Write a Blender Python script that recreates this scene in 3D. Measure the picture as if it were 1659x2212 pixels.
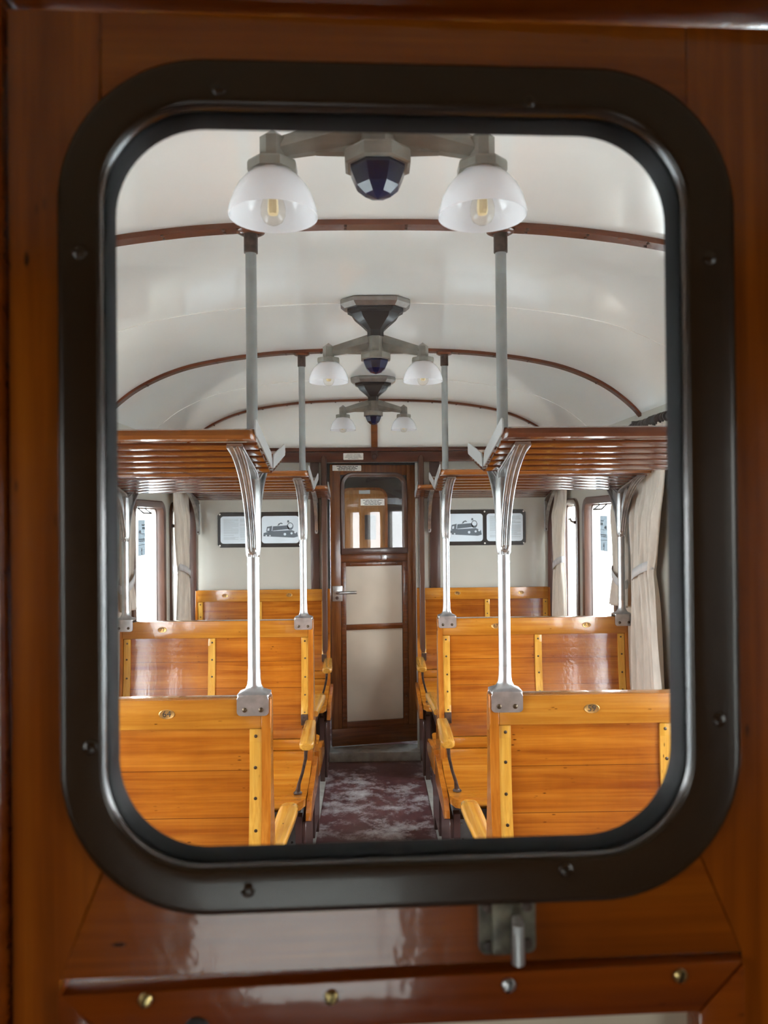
import bpy, bmesh, math, random
from mathutils import Vector, Matrix
random.seed(7)
for o in list(bpy.data.objects): bpy.data.objects.remove(o, do_unlink=True)
SC = bpy.context.scene
COL = SC.collection
PI = math.pi

# ------------------------------------------------------------------ camera
CAMX, CAMZ = -0.025, 1.6
yaw, pitch, roll = math.radians(1.117), math.radians(.384), math.radians(.52)
fw = Vector((math.sin(yaw)*math.cos(pitch), math.cos(yaw)*math.cos(pitch), math.sin(pitch)))
r0 = Vector((math.cos(yaw), -math.sin(yaw), 0)); u0 = r0.cross(fw)
rt = math.cos(roll)*r0 - math.sin(roll)*u0
up = math.sin(roll)*r0 + math.cos(roll)*u0
cam = bpy.data.cameras.new('camera'); camo = bpy.data.objects.new('camera', cam); COL.objects.link(camo)
camo.matrix_world = Matrix(((rt.x, up.x, -fw.x, CAMX), (rt.y, up.y, -fw.y, 0), (rt.z, up.z, -fw.z, CAMZ), (0, 0, 0, 1)))
cam.sensor_fit = 'VERTICAL'; cam.sensor_height = 36; cam.sensor_width = 36*1659/2212
cam.lens = 1660/2212*36
cam.clip_start = .02; cam.clip_end = 200
cam.dof.use_dof = True; cam.dof.focus_distance = 3.0; cam.dof.aperture_fstop = cam.lens/3.5
SC.camera = camo

# ------------------------------------------------------------------ world + exposure
SC.view_settings.view_transform = 'Standard'; SC.view_settings.look = 'None'
SC.view_settings.exposure = EXPOSURE = 1.13; SC.view_settings.gamma = 1
SC.view_settings.use_curve_mapping = False
SKY = 9.0
wd = bpy.data.worlds.new('world'); SC.world = wd; wd.use_nodes = True
nt = wd.node_tree; nt.nodes.clear()
wo = nt.nodes.new('ShaderNodeOutputWorld'); bg = nt.nodes.new('ShaderNodeBackground')
tc = nt.nodes.new('ShaderNodeTexCoord'); sx = nt.nodes.new('ShaderNodeSeparateXYZ'); rp = nt.nodes.new('ShaderNodeValToRGB')
nt.links.new(tc.outputs['Generated'], sx.inputs[0]); nt.links.new(sx.outputs['Z'], rp.inputs[0])
rp.color_ramp.elements[0].position = 0; rp.color_ramp.elements[0].color = (.93, .98, 1, 1)
rp.color_ramp.elements[1].position = 1; rp.color_ramp.elements[1].color = (.80, .91, 1, 1)
nt.links.new(rp.outputs[0], bg.inputs[0]); bg.inputs[1].default_value = SKY
nt.links.new(bg.outputs[0], wo.inputs[0])
try:
    SC.cycles.max_bounces = 14; SC.cycles.diffuse_bounces = 8; SC.cycles.glossy_bounces = 5
    SC.cycles.transparent_max_bounces = 16; SC.cycles.transmission_bounces = 8
    SC.cycles.caustics_reflective = False; SC.cycles.caustics_refractive = False
    SC.cycles.sample_clamp_indirect = 6; SC.cycles.use_denoising = True
except Exception: pass

def portal(name, loc, rot, sx_, sy_):
    l = bpy.data.lights.new(name, 'AREA'); l.shape = 'RECTANGLE'; l.size = sx_; l.size_y = sy_
    l.cycles.is_portal = True
    o = bpy.data.objects.new(name, l); o.location = loc; o.rotation_euler = rot; COL.objects.link(o)

# ------------------------------------------------------------------ materials
def mat(name):
    m = bpy.data.materials.new(name); m.use_nodes = True
    return m, m.node_tree, m.node_tree.nodes['Principled BSDF']
def N(t, ty, **k):
    n = t.nodes.new(ty)
    for a, v in k.items():
        if a.startswith('i_'): n.inputs[a[2:]].default_value = v
        else: setattr(n, a, v)
    return n
def ramp(t, src, stops):
    r = t.nodes.new('ShaderNodeValToRGB'); e = r.color_ramp.elements
    while len(e) < len(stops): e.new(.5)
    for q, (p, c) in zip(e, stops):
        q.position = p; q.color = (*c, 1) if len(c) == 3 else c
    t.links.new(src, r.inputs[0]); return r
def mixc(t, fac, a, b, mode='MIX'):
    m = t.nodes.new('ShaderNodeMix'); m.data_type = 'RGBA'; m.blend_type = mode
    for s, v in ((0, fac), (6, a), (7, b)):
        if isinstance(v, (int, float)): m.inputs[s].default_value = v
        elif isinstance(v, (tuple, list)): m.inputs[s].default_value = (*v, 1)
        else: t.links.new(v, m.inputs[s])
    return m.outputs[2]
def coords(t, sc):
    tcn = N(t, 'ShaderNodeTexCoord'); oi = N(t, 'ShaderNodeObjectInfo')
    mu = N(t, 'ShaderNodeMath', operation='MULTIPLY'); mu.inputs[1].default_value = 37
    t.links.new(oi.outputs['Random'], mu.inputs[0])
    ad = N(t, 'ShaderNodeVectorMath', operation='ADD')
    t.links.new(tcn.outputs['Object'], ad.inputs[0]); t.links.new(mu.outputs[0], ad.inputs[1])
    mp = N(t, 'ShaderNodeMapping'); mp.inputs['Scale'].default_value = sc
    t.links.new(ad.outputs[0], mp.inputs['Vector'])
    return tcn, ad, mp
def wood(name, dark, mid, light, axis='x', rough=.22, coat=.5, grain=1.0, blotch=.35, plank=None, bump=.02, specks=True, stain=None):
    m, t, b = mat(name)
    sc = {'x': (2.0, 34, 34), 'y': (34, 2.0, 34), 'z': (34, 34, 2.0)}[axis]
    tcn, ad, mp = coords(t, tuple(v*grain for v in sc))
    n1 = N(t, 'ShaderNodeTexNoise'); n1.inputs['Scale'].default_value = 1; n1.inputs['Detail'].default_value = 5; n1.inputs['Roughness'].default_value = .6; n1.inputs['Distortion'].default_value = .5
    t.links.new(mp.outputs[0], n1.inputs['Vector'])
    c = ramp(t, n1.outputs[0], [(.30, dark), (.5, mid), (.72, light)]).outputs[0]
    # fine streaks
    mp2 = N(t, 'ShaderNodeMapping'); mp2.inputs['Scale'].default_value = tuple(v*grain*(5 if v > 5 else 1.5) for v in sc)
    t.links.new(ad.outputs[0], mp2.inputs['Vector'])
    n2 = N(t, 'ShaderNodeTexNoise'); n2.inputs['Scale'].default_value = 1; n2.inputs['Detail'].default_value = 3
    t.links.new(mp2.outputs[0], n2.inputs['Vector'])
    s = ramp(t, n2.outputs[0], [(.35, (.72, .66, .6)), (.6, (1, 1, 1))]).outputs[0]
    c = mixc(t, .55, c, s, 'MULTIPLY')
    n3 = N(t, 'ShaderNodeTexNoise'); n3.inputs['Scale'].default_value = 5; n3.inputs['Detail'].default_value = 3
    t.links.new(ad.outputs[0], n3.inputs['Vector'])
    bl = ramp(t, n3.outputs[0], [(.35, (.62, .5, .42)), (.62, (1.0, 1.0, 1.0))]).outputs[0]
    c = mixc(t, blotch, c, bl, 'MULTIPLY')
    if specks:
        mp4 = N(t, 'ShaderNodeMapping'); mp4.inputs['Scale'].default_value = {'x': (30, 95, 95), 'y': (95, 30, 95), 'z': (95, 95, 30)}[axis]
        t.links.new(ad.outputs[0], mp4.inputs['Vector'])
        v = N(t, 'ShaderNodeTexVoronoi'); v.inputs['Scale'].default_value = 1; t.links.new(mp4.outputs[0], v.inputs['Vector'])
        n5 = N(t, 'ShaderNodeTexNoise'); n5.inputs['Scale'].default_value = 9; t.links.new(ad.outputs[0], n5.inputs['Vector'])
        f1 = ramp(t, v.outputs['Distance'], [(.10, (1, 1, 1)), (.2, (0, 0, 0))]).outputs[0]
        f2 = ramp(t, n5.outputs[0], [(.60, (0, 0, 0)), (.68, (1, 1, 1))]).outputs[0]
        f = mixc(t, 1.0, f1, f2, 'MULTIPLY')
        c = mixc(t, f, c, tuple(x*.25 for x in dark))
    if plank:
        sp = N(t, 'ShaderNodeSeparateXYZ'); t.links.new(tcn.outputs['Object'], sp.inputs[0])
        dv = N(t, 'ShaderNodeMath', operation='DIVIDE'); dv.inputs[1].default_value = plank; t.links.new(sp.outputs['Z'], dv.inputs[0])
        fl = N(t, 'ShaderNodeMath', operation='FLOOR'); t.links.new(dv.outputs[0], fl.inputs[0])
        oi = N(t, 'ShaderNodeObjectInfo'); a2 = N(t, 'ShaderNodeMath', operation='ADD'); t.links.new(fl.outputs[0], a2.inputs[0]); t.links.new(oi.outputs['Random'], a2.inputs[1])
        wn = N(t, 'ShaderNodeTexWhiteNoise', noise_dimensions='1D'); t.links.new(a2.outputs[0], wn.inputs['W'])
        tint = ramp(t, wn.outputs['Value'], [(0, (.74, .66, .6)), (.5, (.98, .95, .95)), (1, (1.1, 1.12, 1.1))]).outputs[0]
        c = mixc(t, .8, c, tint, 'MULTIPLY')
        fr = N(t, 'ShaderNodeMath', operation='FRACT'); t.links.new(dv.outputs[0], fr.inputs[0])
        ln = ramp(t, fr.outputs[0], [(0, (1, 1, 1)), (.0012/plank, (1, 1, 1)), (.0022/plank, (0, 0, 0))]).outputs[0]
        c = mixc(t, ln, c, tuple(x*.35 for x in dark))
    t.links.new(c, b.inputs['Base Color'])
    b.inputs['Roughness'].default_value = rough; b.inputs['Coat Weight'].default_value = coat; b.inputs['Coat Roughness'].default_value = .06
    bp = N(t, 'ShaderNodeBump'); bp.inputs['Strength'].default_value = bump*4; bp.inputs['Distance'].default_value = .004
    n6 = N(t, 'ShaderNodeTexNoise'); n6.inputs['Scale'].default_value = 60; t.links.new(ad.outputs[0], n6.inputs['Vector'])
    t.links.new(n6.outputs[0], bp.inputs['Height'])
    t.links.new(bp.outputs[0], b.inputs['Normal']); t.links.new(bp.outputs[0], b.inputs['Coat Normal'])
    return m
def paint(name, col, rough=.4, coat=0, var=.06, scale=6, bump=.0, bscale=40, metal=0, spec=.5):
    m, t, b = mat(name)
    _, ad, _ = coords(t, (1, 1, 1))
    n = N(t, 'ShaderNodeTexNoise'); n.inputs['Scale'].default_value = scale; n.inputs['Detail'].default_value = 4; t.links.new(ad.outputs[0], n.inputs['Vector'])
    c = ramp(t, n.outputs[0], [(.3, tuple(x*(1-var*2) for x in col)), (.65, tuple(min(1, x*(1+var)) for x in col))])
    t.links.new(c.outputs[0], b.inputs['Base Color'])
    b.inputs['Roughness'].default_value = rough; b.inputs['Coat Weight'].default_value = coat; b.inputs['Coat Roughness'].default_value = .08
    b.inputs['Metallic'].default_value = metal; b.inputs['Specular IOR Level'].default_value = spec
    if bump:
        bp = N(t, 'ShaderNodeBump'); bp.inputs['Strength'].default_value = bump; bp.inputs['Distance'].default_value = .004
        n2 = N(t, 'ShaderNodeTexNoise'); n2.inputs['Scale'].default_value = bscale; n2.inputs['Detail'].default_value = 2; t.links.new(ad.outputs[0], n2.inputs['Vector'])
        t.links.new(n2.outputs[0], bp.inputs['Height']); t.links.new(bp.outputs[0], b.inputs['Normal'])
        t.links.new(bp.outputs[0], b.inputs['Coat Normal'])
    return m
def schlick(t, f0=.04):
    g = N(t, 'ShaderNodeNewGeometry'); d = N(t, 'ShaderNodeVectorMath', operation='DOT_PRODUCT')
    t.links.new(g.outputs['Incoming'], d.inputs[0]); t.links.new(g.outputs['Normal'], d.inputs[1])
    a = N(t, 'ShaderNodeMath', operation='ABSOLUTE'); t.links.new(d.outputs['Value'], a.inputs[0])
    b = N(t, 'ShaderNodeMath', operation='SUBTRACT', use_clamp=True); b.inputs[0].default_value = 1; t.links.new(a.outputs[0], b.inputs[1])
    p = N(t, 'ShaderNodeMath', operation='POWER'); t.links.new(b.outputs[0], p.inputs[0]); p.inputs[1].default_value = 5
    m = N(t, 'ShaderNodeMath', operation='MULTIPLY_ADD'); t.links.new(p.outputs[0], m.inputs[0]); m.inputs[1].default_value = 1-f0; m.inputs[2].default_value = f0
    return m.outputs[0]
def glass(name, tint=(1, 1, 1), f0=.04, rough=.0):
    m = bpy.data.materials.new(name); m.use_nodes = True; t = m.node_tree; t.nodes.clear()
    o = N(t, 'ShaderNodeOutputMaterial'); tr = N(t, 'ShaderNodeBsdfTransparent'); gl = N(t, 'ShaderNodeBsdfGlossy')
    tr.inputs[0].default_value = (*tint, 1); gl.inputs['Roughness'].default_value = rough
    mx = N(t, 'ShaderNodeMixShader'); t.links.new(schlick(t, f0), mx.inputs[0])
    t.links.new(tr.outputs[0], mx.inputs[1]); t.links.new(gl.outputs[0], mx.inputs[2]); t.links.new(mx.outputs[0], o.inputs[0])
    return m
M = {}
M['panel'] = wood('panel wood', (.27, .066, .004), (.38, .117, .008), (.49, .18, .018), 'x', plank=.118, coat=.8, blotch=.6)
M['rail'] = wood('rail wood', (.34, .115, .010), (.45, .175, .018), (.55, .25, .035), 'x', coat=.7)
M['strip'] = wood('strip wood', (.52, .25, .03), (.62, .33, .05), (.70, .42, .085), 'z', coat=.5, blotch=.25)
M['endwood'] = wood('end board wood', (.30, .085, .007), (.42, .135, .012), (.52, .20, .025), 'z', coat=.6)
M['seat'] = wood('seat wood', (.34, .10, .008), (.46, .165, .014), (.56, .24, .03), 'x', coat=.7)
M['arm'] = wood('arm wood', (.44, .18, .02), (.56, .28, .04), (.68, .38, .08), 'y', coat=.6)
M['slat'] = wood('slat wood', (.06, .014, .005), (.11, .028, .009), (.16, .045, .014), 'x', coat=.5, rough=.2, specks=False)
M['rackrail'] = wood('rack rail wood', (.13, .036, .007), (.22, .068, .012), (.30, .10, .02), 'x', coat=.5)
M['darkrackrail'] = wood('dark rack rail wood', (.07, .02, .01), (.12, .035, .015), (.16, .05, .02), 'x', coat=.5)
M['brown'] = paint('brown paint', (.075, .034, .022), .35, .4, .1)
M['darkbrown'] = paint('dark brown wood', (.055, .022, .016), .3, .5, .15)
M['redbrown'] = wood('header wood', (.06, .018, .012), (.085, .026, .016), (.115, .035, .02), 'x', coat=.3, specks=False)
M['ribwood'] = wood('rib wood', (.10, .03, .014), (.15, .045, .02), (.19, .06, .028), 'x', coat=.3, specks=False)
M['cream'] = paint('cream paint', (.43, .415, .36), .35, .35, .03, 3, .05, 15)
M['ceil'] = paint('ceiling paint', (.88, .885, .845), .28, 1.0, .02, 3, .03, 9)
M['door_z'] = wood('door stile wood', (.15, .030, .001), (.26, .058, .002), (.34, .090, .004), 'z', coat=.8, rough=.2, blotch=.5, grain=.8)
M['door_x'] = wood('door rail wood', (.15, .030, .001), (.26, .058, .002), (.34, .090, .004), 'x', coat=.8, rough=.2, blotch=.5, grain=.8)
M['door_bead'] = wood('door bead wood', (.14, .024, .001), (.22, .042, .002), (.28, .062, .004), 'x', coat=.8, rough=.2, blotch=.4, grain=.8)
M['frame'] = paint('window frame paint', (.025, .012, .005), .26, .2, .10, 5, .03, 30)
M['gasket'] = paint('black rubber', (.004, .004, .004), .55, 0, .1, spec=.1)
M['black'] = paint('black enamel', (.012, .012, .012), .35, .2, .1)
M['lampmetal'] = paint('lamp cast metal', (.235, .225, .195), .45, .1, .12, 22)
M['lampdark'] = paint('lamp black cone', (.018, .017, .017), .4, .2, .2)
M['lampplate'] = paint('lamp plate metal', (.30, .28, .265), .28, .2, .12, 22, metal=.7)
M['blue'] = paint('blue lens', (.004, .006, .034), .2, .2, .2)
M['chrome'] = paint('polished steel', (.45, .47, .48), .36, 0, .08, 30, metal=.8)
M['cast'] = paint('cast aluminium', (.44, .45, .45), .30, 0, .16, 26, metal=.9)
M['polegrey'] = paint('grey enamel pole', (.26, .27, .265), .28, .4, .08, 18)
M['clamp'] = paint('clamp aluminium', (.48, .49, .50), .34, 0, .12, 30, metal=.9)
M['plategrey'] = paint('grey painted plate', (.36, .36, .35), .42, .1, .06)
M['iron'] = paint('worn dark iron', (.07, .045, .035), .4, .1, .3, 60, metal=.4)
M['screw'] = paint('screw steel', (.10, .075, .05), .35, 0, .2, metal=.8)
M['brass'] = paint('brass', (.52, .40, .17), .3, 0, .15, 40, metal=1)
M['platebrass'] = paint('plaque brass', (.50, .28, .09), .3, 0, .2, 60, metal=.7)
M['ink'] = paint('black ink', (.03, .025, .02), .6)
M['white'] = paint('white enamel', (.80, .78, .72), .35, .2, .03)
M['greyink'] = paint('grey ink', (.13, .16, .19), .6)
M['lightink'] = paint('light grey ink', (.50, .57, .62), .6)
M['bluepaper'] = paint('printed card', (.70, .79, .86), .3, .4, .03)
M['galv'] = paint('galvanised sheet', (.30, .31, .32), .35, 0, .15, 14, metal=.6)
M['undersheet'] = paint('dark purple brown board', (.07, .035, .032), .4, .3, .15)
M['edging'] = paint('floor edging', (.30, .29, .26), .5, 0, .12, 20)
M['threshold'] = paint('threshold metal', (.30, .31, .29), .45, 0, .15, 20)
M['tarnish'] = paint('tarnished latch metal', (.17, .155, .115), .38, 0, .35, 70, metal=.35)
M['rod'] = paint('curtain rod black', (.025, .024, .023), .4, .2, .2)
M['clear'] = glass('clear glass')
M['dimglass'] = glass('daylight dimming glass', (.58, .57, .55))  # tint cuts the daylight coming through the vestibule panes
M['bulbglass'] = glass('bulb glass', (.97, .95, .9))
M['outdoor'] = paint('outdoor concrete', (.62, .64, .62), .8)
M['vestcream'] = paint('vestibule cream', (.55, .47, .36), .5)
M['oldwood'] = wood('far wood', (.16, .07, .025), (.24, .11, .04), (.30, .15, .06), 'z', coat=.2, specks=False)
M['fardoor_z'] = wood('far door stile wood', (.10, .030, .008), (.17, .055, .013), (.24, .085, .02), 'z', coat=.3, grain=1.6)
M['fardoor_x'] = wood('far door rail wood', (.08, .022, .007), (.125, .036, .010), (.17, .055, .014), 'x', coat=.3, grain=1.6)
M['fardoor_panel'] = paint('far door panel paint', (.52, .455, .365), .35, .3, .05, 5)
M['filament'] = paint('filament', (.78, .64, .40), .4)
def shade_mat():
    m = bpy.data.materials.new('frosted glass'); m.use_nodes = True; t = m.node_tree; t.nodes.clear()
    o = N(t, 'ShaderNodeOutputMaterial'); tr = N(t, 'ShaderNodeBsdfTransparent'); tl = N(t, 'ShaderNodeBsdfTranslucent'); df = N(t, 'ShaderNodeBsdfDiffuse')
    gl = N(t, 'ShaderNodeBsdfGlossy'); gl.inputs['Roughness'].default_value = .05
    tl.inputs[0].default_value = (.96, .96, .98, 1); df.inputs[0].default_value = (.92, .92, .95, 1)
    m1 = N(t, 'ShaderNodeMixShader'); m1.inputs[0].default_value = .45
    t.links.new(tl.outputs[0], m1.inputs[1]); t.links.new(df.outputs[0], m1.inputs[2])
    m2 = N(t, 'ShaderNodeMixShader'); m2.inputs[0].default_value = .22
    t.links.new(m1.outputs[0], m2.inputs[1]); t.links.new(tr.outputs[0], m2.inputs[2])
    m3 = N(t, 'ShaderNodeMixShader'); t.links.new(schlick(t), m3.inputs[0])
    t.links.new(m2.outputs[0], m3.inputs[1]); t.links.new(gl.outputs[0], m3.inputs[2]); t.links.new(m3.outputs[0], o.inputs[0])
    return m
M['shade'] = shade_mat()
def cloth_mat(name, col, tcol, tw=.35):
    m = bpy.data.materials.new(name); m.use_nodes = True; t = m.node_tree; t.nodes.clear()
    o = N(t, 'ShaderNodeOutputMaterial'); tl = N(t, 'ShaderNodeBsdfTranslucent'); df = N(t, 'ShaderNodeBsdfDiffuse')
    tl.inputs[0].default_value = (*tcol, 1)
    _, ad, mp = coords(t, (60, 60, 14))
    n = N(t, 'ShaderNodeTexNoise'); n.inputs['Scale'].default_value = 1; n.inputs['Detail'].default_value = 3; t.links.new(mp.outputs[0], n.inputs['Vector'])
    c = ramp(t, n.outputs[0], [(.3, tuple(x*.82 for x in col)), (.7, col)])
    t.links.new(c.outputs[0], df.inputs[0])
    mx = N(t, 'ShaderNodeMixShader'); mx.inputs[0].default_value = tw
    t.links.new(df.outputs[0], mx.inputs[1]); t.links.new(tl.outputs[0], mx.inputs[2]); t.links.new(mx.outputs[0], o.inputs[0])
    return m
M['curtain'] = cloth_mat('beige linen', (.70, .645, .57), (.62, .57, .50), .16)
M['tie'] = cloth_mat('grey white tape', (.62, .62, .62), (.4, .4, .4), .15)
M['sticker'] = cloth_mat('window notice paper', (.55, .65, .72), (.12, .15, .18), .6)
M['stickerpale'] = cloth_mat('window notice pale paper', (.6, .7, .76), (.045, .055, .062), .6)
def floor_mat():
    m, t, b = mat('maroon linoleum')
    _, ad, _ = coords(t, (1, 1, 1))
    n = N(t, 'ShaderNodeTexNoise'); n.inputs['Scale'].default_value = 4.5; n.inputs['Detail'].default_value = 7; n.inputs['Roughness'].default_value = .72; t.links.new(ad.outputs[0], n.inputs['Vector'])
    base = ramp(t, n.outputs[0], [(.3, (.05, .018, .020)), (.6, (.095, .038, .042))]).outputs[0]
    n2 = N(t, 'ShaderNodeTexNoise'); n2.inputs['Scale'].default_value = 3.6; n2.inputs['Detail'].default_value = 9; n2.inputs['Roughness'].default_value = .78; n2.inputs['Distortion'].default_value = .0
    t.links.new(ad.outputs[0], n2.inputs['Vector'])
    f = ramp(t, n2.outputs[0], [(.50, (0, 0, 0)), (.56, (.45, .45, .45)), (.66, (.95, .95, .95))]).outputs[0]
    c = mixc(t, f, base, (.42, .40, .40))
    t.links.new(c, b.inputs['Base Color']); b.inputs['Roughness'].default_value = .38; b.inputs['Coat Weight'].default_value = .15
    return m
M['floor'] = floor_mat()

M['ceil'].node_tree.nodes['Principled BSDF'].inputs['Coat IOR'].default_value = 1.75

# ------------------------------------------------------------------ mesh helpers
class MB:
    def __init__(s, xf=None): s.bm = bmesh.new(); s.xf = xf
    def _merge(s, b, bev=0, seg=2):
        if bev > 0:
            bmesh.ops.bevel(b, geom=list(b.edges), offset=bev, segments=seg, profile=.6, affect='EDGES', clamp_overlap=True)
        if s.xf:
            for v in b.verts: v.co = Vector(s.xf(*v.co))
        me = bpy.data.meshes.new('t'); b.to_mesh(me); b.free(); s.bm.from_mesh(me); bpy.data.meshes.remove(me)
        return s
    def box(s, x0, x1, y0, y1, z0, z1, bev=0, seg=2):
        b = bmesh.new()
        vs = [b.verts.new((x, y, z)) for x in (x0, x1) for y in (y0, y1) for z in (z0, z1)]
        for f in ((0, 1, 3, 2), (4, 6, 7, 5), (0, 4, 5, 1), (2, 3, 7, 6), (0, 2, 6, 4), (1, 5, 7, 3)): b.faces.new([vs[i] for i in f])
        return s._merge(b, bev, seg)
    def prism(s, pts, ax, a0, a1, bev=0, seg=2):
        b = bmesh.new()
        def P(p, a): return {'x': (a, p[0], p[1]), 'y': (p[0], a, p[1]), 'z': (p[0], p[1], a)}[ax]
        A = [b.verts.new(P(p, a0)) for p in pts]; B = [b.verts.new(P(p, a1)) for p in pts]
        b.faces.new(A); b.faces.new(B[::-1])
        n = len(pts)
        for i in range(n): b.faces.new((A[i], B[i], B[(i+1) % n], A[(i+1) % n]))
        return s._merge(b, bev, seg)
    def hull(s, A, B, bev=0):
        b = bmesh.new(); a = [b.verts.new(p) for p in A]; c = [b.verts.new(p) for p in B]
        b.faces.new(a); b.faces.new(c[::-1]); n = len(a)
        for i in range(n): b.faces.new((a[i], c[i], c[(i+1) % n], a[(i+1) % n]))
        return s._merge(b, bev)
    def loops(s, L, cap=True, closed=False):
        b = bmesh.new(); R = [[b.verts.new(p) for p in l] for l in L]; n = len(L[0])
        K = len(R) if closed else len(R)-1
        for k in range(K):
            q = R[(k+1) % len(R)]
            for i in range(n): b.faces.new((R[k][i], q[i], q[(i+1) % n], R[k][(i+1) % n]))
        if cap and not closed: b.faces.new(R[0]); b.faces.new(R[-1][::-1])
        return s._merge(b)
    def tube(s, pts, r, seg=12, cap=True, sq=None):
        pts = [Vector(p) for p in pts]; L = []
        for i, p in enumerate(pts):
            d = (pts[min(i+1, len(pts)-1)]-pts[max(i-1, 0)]).normalized()
            a = Vector((1, 0, 0)) if abs(d.x) < .9 else Vector((0, 0, 1))
            u = (a-d*a.dot(d)).normalized(); v = d.cross(u)
            rr = r[i] if isinstance(r, (list, tuple)) else r
            if sq:  # rectangular section: half sizes along u and v
                w_, h_ = sq[i] if isinstance(sq, list) else sq
                L.append([p+u*x*w_+v*y*h_ for x, y in ((-1, -1), (1, -1), (1, 1), (-1, 1))])
            else: L.append([p+(u*math.cos(2*PI*k/seg)+v*math.sin(2*PI*k/seg))*rr for k in range(seg)])
        return s.loops(L, cap)
    def lathe(s, prof, cx=0, cy=0, seg=32, ax='z', cap=True, rot=0, sy=1.0):
        L = []
        for r, z in prof:
            r = max(r, 1e-5)
            ring = [(math.cos(2*PI*k/seg+rot)*r, math.sin(2*PI*k/seg+rot)*r*sy) for k in range(seg)]
            L.append([(cx+a, cy+b_, z) if ax == 'z' else (cx+a, z, cy+b_) if ax == 'y' else (z, cx+a, cy+b_) for a, b_ in ring])
        return s.loops(L, cap)
    def poly(s, pts):
        b = bmesh.new(); b.faces.new([b.verts.new(p) for p in pts]); return s._merge(b)
    def grid(s, G):
        b = bmesh.new(); R = [[b.verts.new(p) for p in r] for r in G]
        for i in range(len(R)-1):
            for j in range(len(R[0])-1): b.faces.new((R[i][j], R[i+1][j], R[i+1][j+1], R[i][j+1]))
        return s._merge(b)
def rr(hw, hh, r, n=10):
    P = []
    for cx, cy, a0 in ((hw-r, hh-r, 0), (-hw+r, hh-r, 90), (-hw+r, -hh+r, 180), (hw-r, -hh+r, 270)):
        for k in range(n+1):
            a = math.radians(a0+90*k/n); P.append((cx+r*math.cos(a), cy+r*math.sin(a)))
    return P
def obj(name, mb, m, parent=None, smooth=35, label=None, kind=None, loc=None, rotz=0):
    bm = mb.bm if isinstance(mb, MB) else mb
    bmesh.ops.remove_doubles(bm, verts=bm.verts, dist=1e-6)
    bmesh.ops.recalc_face_normals(bm, faces=bm.faces)
    me = bpy.data.meshes.new(name); bm.to_mesh(me); bm.free()
    if smooth:
        for p in me.polygons: p.use_smooth = True
        me.set_sharp_from_angle(angle=math.radians(smooth))
    me.materials.append(M[m] if isinstance(m, str) else m)
    o = bpy.data.objects.new(name, me); COL.objects.link(o)
    if parent: o.parent = parent
    if loc: o.location = loc
    if rotz: o.rotation_euler = (0, 0, rotz)
    if label: o['label'] = label
    if kind: o['kind'] = kind
    return o
def thing(name, label, cat, loc=(0, 0, 0), rotz=0, group=None, kind=None):
    o = bpy.data.objects.new(name, None); o.empty_display_size = .05; COL.objects.link(o)
    o.location = loc; o.rotation_euler = (0, 0, rotz)
    if label: o['label'] = label
    if cat: o['category'] = cat
    if group: o['group'] = group
    if kind: o['kind'] = kind
    return o
def tag(o, label, cat, group=None):
    o['label'] = label; o['category'] = cat
    if group: o['group'] = group
    return o
def struct(name, mb, m, label=None, smooth=35, loc=None, rotz=0):
    o = obj(name, mb, m, None, smooth, loc=loc, rotz=rotz); o['kind'] = 'structure'
    o['label'] = label or name; o['category'] = name.split('_')[0]
    return o
def text(name, body, size, m, parent, loc, ext=.0004, align='CENTER', sx=1.0):
    cu = bpy.data.curves.new('txt', 'FONT'); cu.body = body; cu.size = size; cu.align_x = align; cu.align_y = 'CENTER'; cu.extrude = ext; cu.space_line = .92
    cu.resolution_u = 3
    o = bpy.data.objects.new('txt', cu); COL.objects.link(o)
    bpy.context.view_layer.update()
    me = bpy.data.meshes.new_from_object(o.evaluated_get(bpy.context.evaluated_depsgraph_get()))
    bpy.data.objects.remove(o, do_unlink=True)
    for v in me.vertices: v.co = Vector((v.co.x*sx, -v.co.z, v.co.y))+Vector(loc)
    me.materials.clear(); me.materials.append(M[m]); me.name = name
    q = bpy.data.objects.new(name, me); COL.objects.link(q); q.parent = parent
    return q

D1, D2, D3, YW = 2.026, 3.55, 5.075, 5.10     # bench/rib planes and the end wall
W = 1.24

# ------------------------------------------------------------------ shell
struct('floor', MB().box(-W, W, -1.1, 6.4, -.06, 0), 'floor', 'maroon linoleum floor with pale worn patches in the aisle')
for s, n in ((-1, 'left'), (1, 'right')):
    e = MB().box(.301, .336, .6, 5.08, 0, .008, .002)
    if s < 0:
        for v in e.bm.verts: v.co.x *= -1
    struct('trim_floor_'+n, e, 'edging', 'pale floor edging strip along the %s side of the aisle' % n)
CP = [(0, 2.380), (.15, 2.379), (.3, 2.374), (.45, 2.366), (.6, 2.350), (.72, 2.332), (.84, 2.307), (.94, 2.275), (1.03, 2.235), (1.10, 2.195), (1.16, 2.15), (1.21, 2.105), (1.245, 2.065), (1.30, 2.0)]
def smooth_profile(P, n=6):
    Q = []
    for i in range(len(P)-1):
        p0, p1, p2, p3 = P[max(i-1, 0)], P[i], P[i+1], P[min(i+2, len(P)-1)]
        for k in range(n):
            t = k/n
            Q.append(tuple(.5*((2*p1[j])+(-p0[j]+p2[j])*t+(2*p0[j]-5*p1[j]+4*p2[j]-p3[j])*t*t+(-p0[j]+3*p1[j]-3*p2[j]+p3[j])*t**3) for j in (0, 1)))
    return Q+[P[-1]]
HALF = smooth_profile([(-CP[1][0], CP[1][1])]+CP)[6:]
ARC = [(-x, z) for x, z in HALF[:0:-1]]+HALF
ce = MB()
ce.prism(ARC+[(x, z+.04) for x, z in ARC[::-1]], 'y', .57, 5.12)
sm = [(x, z) for x, z in ARC if abs(x) < 1.25]
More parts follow.
